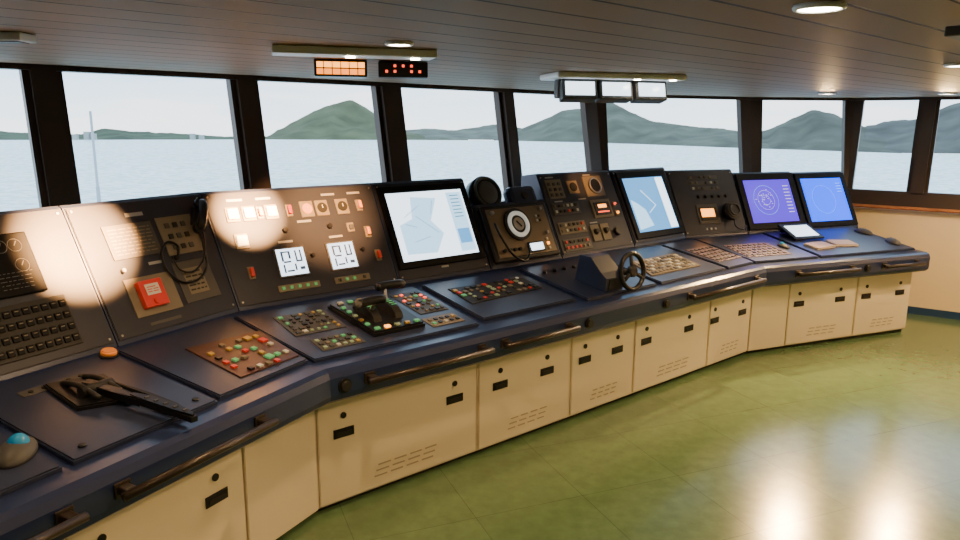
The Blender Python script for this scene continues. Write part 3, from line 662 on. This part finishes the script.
# ------------------------------------------------------------ outside
SZ=-6.0
def Dst(az):
    T_=[(-60,300),(-35,300),(-16,350),(0,363),(8,340),(19.8,264),(30,223),(60,215)]
    for (a,b),(c,d) in zip(T_,T_[1:]):
        if a<=az<=c: return b+(d-b)*(az-a)/(c-a)
    return 300
bm=bmesh.new(); near=[];far=[]
for i in range(121):
    az=-60+i; D=Dst(az); tn_=math.tan(math.radians(az)); near.append(bm.verts.new((2*tn_*3,2*3,SZ))); far.append(bm.verts.new((D*tn_,D,SZ)))
for i in range(120): bm.faces.new((near[i],near[i+1],far[i+1],far[i]))
sm=mat('sea_water',(.50,.66,.68),.35)
nt=sm.node_tree; b=nt.nodes['Principled BSDF']; tc=nt.nodes.new('ShaderNodeTexCoord'); n=nt.nodes.new('ShaderNodeTexNoise'); n.inputs['Scale'].default_value=.9; n.inputs['Detail'].default_value=6
nt.links.new(tc.outputs['Object'],n.inputs['Vector']); bp=nt.nodes.new('ShaderNodeBump'); bp.inputs['Strength'].default_value=1; bp.inputs['Distance'].default_value=.8; nt.links.new(n.outputs['Fac'],bp.inputs['Height']); nt.links.new(bp.outputs[0],b.inputs['Normal'])
rp=nt.nodes.new('ShaderNodeValToRGB'); rp.color_ramp.elements[0].position=.38; rp.color_ramp.elements[0].color=(.48,.68,.66,1); rp.color_ramp.elements[1].position=.58; rp.color_ramp.elements[1].color=(.88,.97,.90,1)
nt.links.new(n.outputs['Fac'],rp.inputs['Fac']); nt.links.new(rp.outputs['Color'],b.inputs['Base Color'])
me=finish(bm,'sea_mesh',sm); sea=thing('sea','calm pale blue sea stretching to the horizon','sea',me=me); sea['kind']='stuff'
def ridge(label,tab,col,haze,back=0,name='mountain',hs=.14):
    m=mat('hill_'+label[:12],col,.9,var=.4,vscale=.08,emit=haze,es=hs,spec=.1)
    bm=bmesh.new(); rows=12; n=int((tab[-1][0]-tab[0][0])/.25)+2; G=[]
    for i in range(n):
        az=tab[0][0]+(tab[-1][0]-tab[0][0])*i/(n-1)
        for (a,b_),(c,d_) in zip(tab,tab[1:]):
            if a<=az<=c+1e-6: v=b_+(d_-b_)*(az-a)/(c-a); break
        D0=Dst(az)-4+back; tt=math.tan(math.radians(az)); col_=[]
        for j in range(rows+3):
            f=j/rows; D=D0+f*70
            zr=1.9+(D0+70)*v/735
            rid=abs(noise.noise(Vector((az*.45,f*1.0,back+3))))*2
            if f<=1: z=SZ-.3+(max(zr,SZ+.5)-SZ)*(f**.8)*(1-.6*rid*(1-f)*1.4) + noise.noise(Vector((az*1.2,f*5,back)))*2.5*f*(1-f)
            else: z=max(SZ-.3,zr-(f-1)*70)
            if abs(f-1)<.01: z+=noise.noise(Vector((az*1.9,3,back)))*.6+noise.noise(Vector((az*6,3,back)))*.2
            col_.append(bm.verts.new((D*tt,D,z)))
        G.append(col_)
    for i in range(n-1):
        for j in range(rows+2): bm.faces.new((G[i][j],G[i+1][j],G[i+1][j+1],G[i][j+1]))
    return thing(name,label,'mountain',me=finish(bm,'hill_mesh',m,True))
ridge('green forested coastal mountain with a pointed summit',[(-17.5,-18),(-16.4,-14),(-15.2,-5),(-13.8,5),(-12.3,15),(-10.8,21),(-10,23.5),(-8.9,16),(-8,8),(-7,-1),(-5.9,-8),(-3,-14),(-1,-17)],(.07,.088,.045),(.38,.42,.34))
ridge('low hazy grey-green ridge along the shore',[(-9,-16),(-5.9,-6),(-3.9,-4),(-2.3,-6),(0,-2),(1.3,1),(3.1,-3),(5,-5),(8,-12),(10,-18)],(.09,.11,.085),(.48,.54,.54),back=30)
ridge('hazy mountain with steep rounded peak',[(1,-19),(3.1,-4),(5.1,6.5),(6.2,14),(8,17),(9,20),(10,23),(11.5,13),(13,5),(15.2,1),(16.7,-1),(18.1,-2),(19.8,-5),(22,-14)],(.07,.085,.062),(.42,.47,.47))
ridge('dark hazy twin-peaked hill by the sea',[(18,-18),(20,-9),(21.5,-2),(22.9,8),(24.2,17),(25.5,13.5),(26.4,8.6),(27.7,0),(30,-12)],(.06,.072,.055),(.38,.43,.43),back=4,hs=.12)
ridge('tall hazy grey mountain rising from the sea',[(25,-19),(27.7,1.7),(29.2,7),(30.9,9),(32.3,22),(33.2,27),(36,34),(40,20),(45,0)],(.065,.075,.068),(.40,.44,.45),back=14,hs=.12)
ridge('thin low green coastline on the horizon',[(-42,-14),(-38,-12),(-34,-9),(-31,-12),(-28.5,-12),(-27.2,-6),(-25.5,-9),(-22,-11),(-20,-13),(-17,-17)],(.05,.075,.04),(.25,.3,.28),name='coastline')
for az,hh in ((-29.0,2.2),(-28.3,3.4),(-27.9,2.6),(-21.5,2.6),(-20.9,2.0)):
    D=Dst(az)-8; thing('harbour_building','small pale grey building on the distant shore','building',loc=(D*math.tan(math.radians(az)),D,SZ+.2),me=box(2.0,1.6,hh,LGREY))
t=thing('beacon_mast','slim grey mast on a conical base standing in the sea','mast',loc=(-7.80,14.7,SZ-.3))
obj('pole',cyl(.04,8.4,MASTP,r2=.024,seg=12),t); obj('base_cone',cyl(.12,6.9,MASTP,r2=.036,seg=12),t,(0,0,0))
# world sky
wd=bpy.data.worlds.new('sky'); bpy.context.scene.world=wd; wd.use_nodes=True; nt=wd.node_tree; bg=nt.nodes['Background']
tc=nt.nodes.new('ShaderNodeTexCoord'); sx=nt.nodes.new('ShaderNodeSeparateXYZ'); nt.links.new(tc.outputs['Generated'],sx.inputs[0])
rp=nt.nodes.new('ShaderNodeValToRGB'); e_=rp.color_ramp.elements; e_[0].position=0; e_[0].color=(.86,.92,.98,1); e_[1].position=.5; e_[1].color=(.46,.67,.94,1)
x_=rp.color_ramp.elements.new(.08); x_.color=(.52,.75,1.0,1)
nz=nt.nodes.new('ShaderNodeTexNoise'); nz.inputs['Scale'].default_value=4; nz.inputs['Detail'].default_value=5
mpp=nt.nodes.new('ShaderNodeMapping'); mpp.inputs['Scale'].default_value=(1,1,7); nt.links.new(tc.outputs['Generated'],mpp.inputs[0]); nt.links.new(mpp.outputs[0],nz.inputs['Vector'])
mx=nt.nodes.new('ShaderNodeMix'); mx.data_type='RGBA'; mx.inputs[7].default_value=(1.0,.97,.98,1)
mr=nt.nodes.new('ShaderNodeMapRange'); mr.inputs[1].default_value=.48; mr.inputs[2].default_value=.65; mr.inputs[4].default_value=.85; nt.links.new(nz.outputs['Fac'],mr.inputs[0]); nt.links.new(mr.outputs[0],mx.inputs[0])
nt.links.new(sx.outputs['Z'],rp.inputs['Fac']); nt.links.new(rp.outputs['Color'],mx.inputs[6]); nt.links.new(mx.outputs[2],bg.inputs['Color']); bg.inputs['Strength'].default_value=3.4
# ------------------------------------------------------------ camera
cd=bpy.data.cameras.new('camera'); cam=bpy.data.objects.new('camera',cd); COL.objects.link(cam)
cd.sensor_width=36; cd.lens=720/960*36; cd.clip_end=2000
cam.matrix_world=Matrix.Translation((0,0,1.9))@Matrix.Rotation(math.radians(90-11.46),4,'X')@Matrix.Rotation(math.radians(.4),4,'Z')
bpy.context.scene.camera=cam
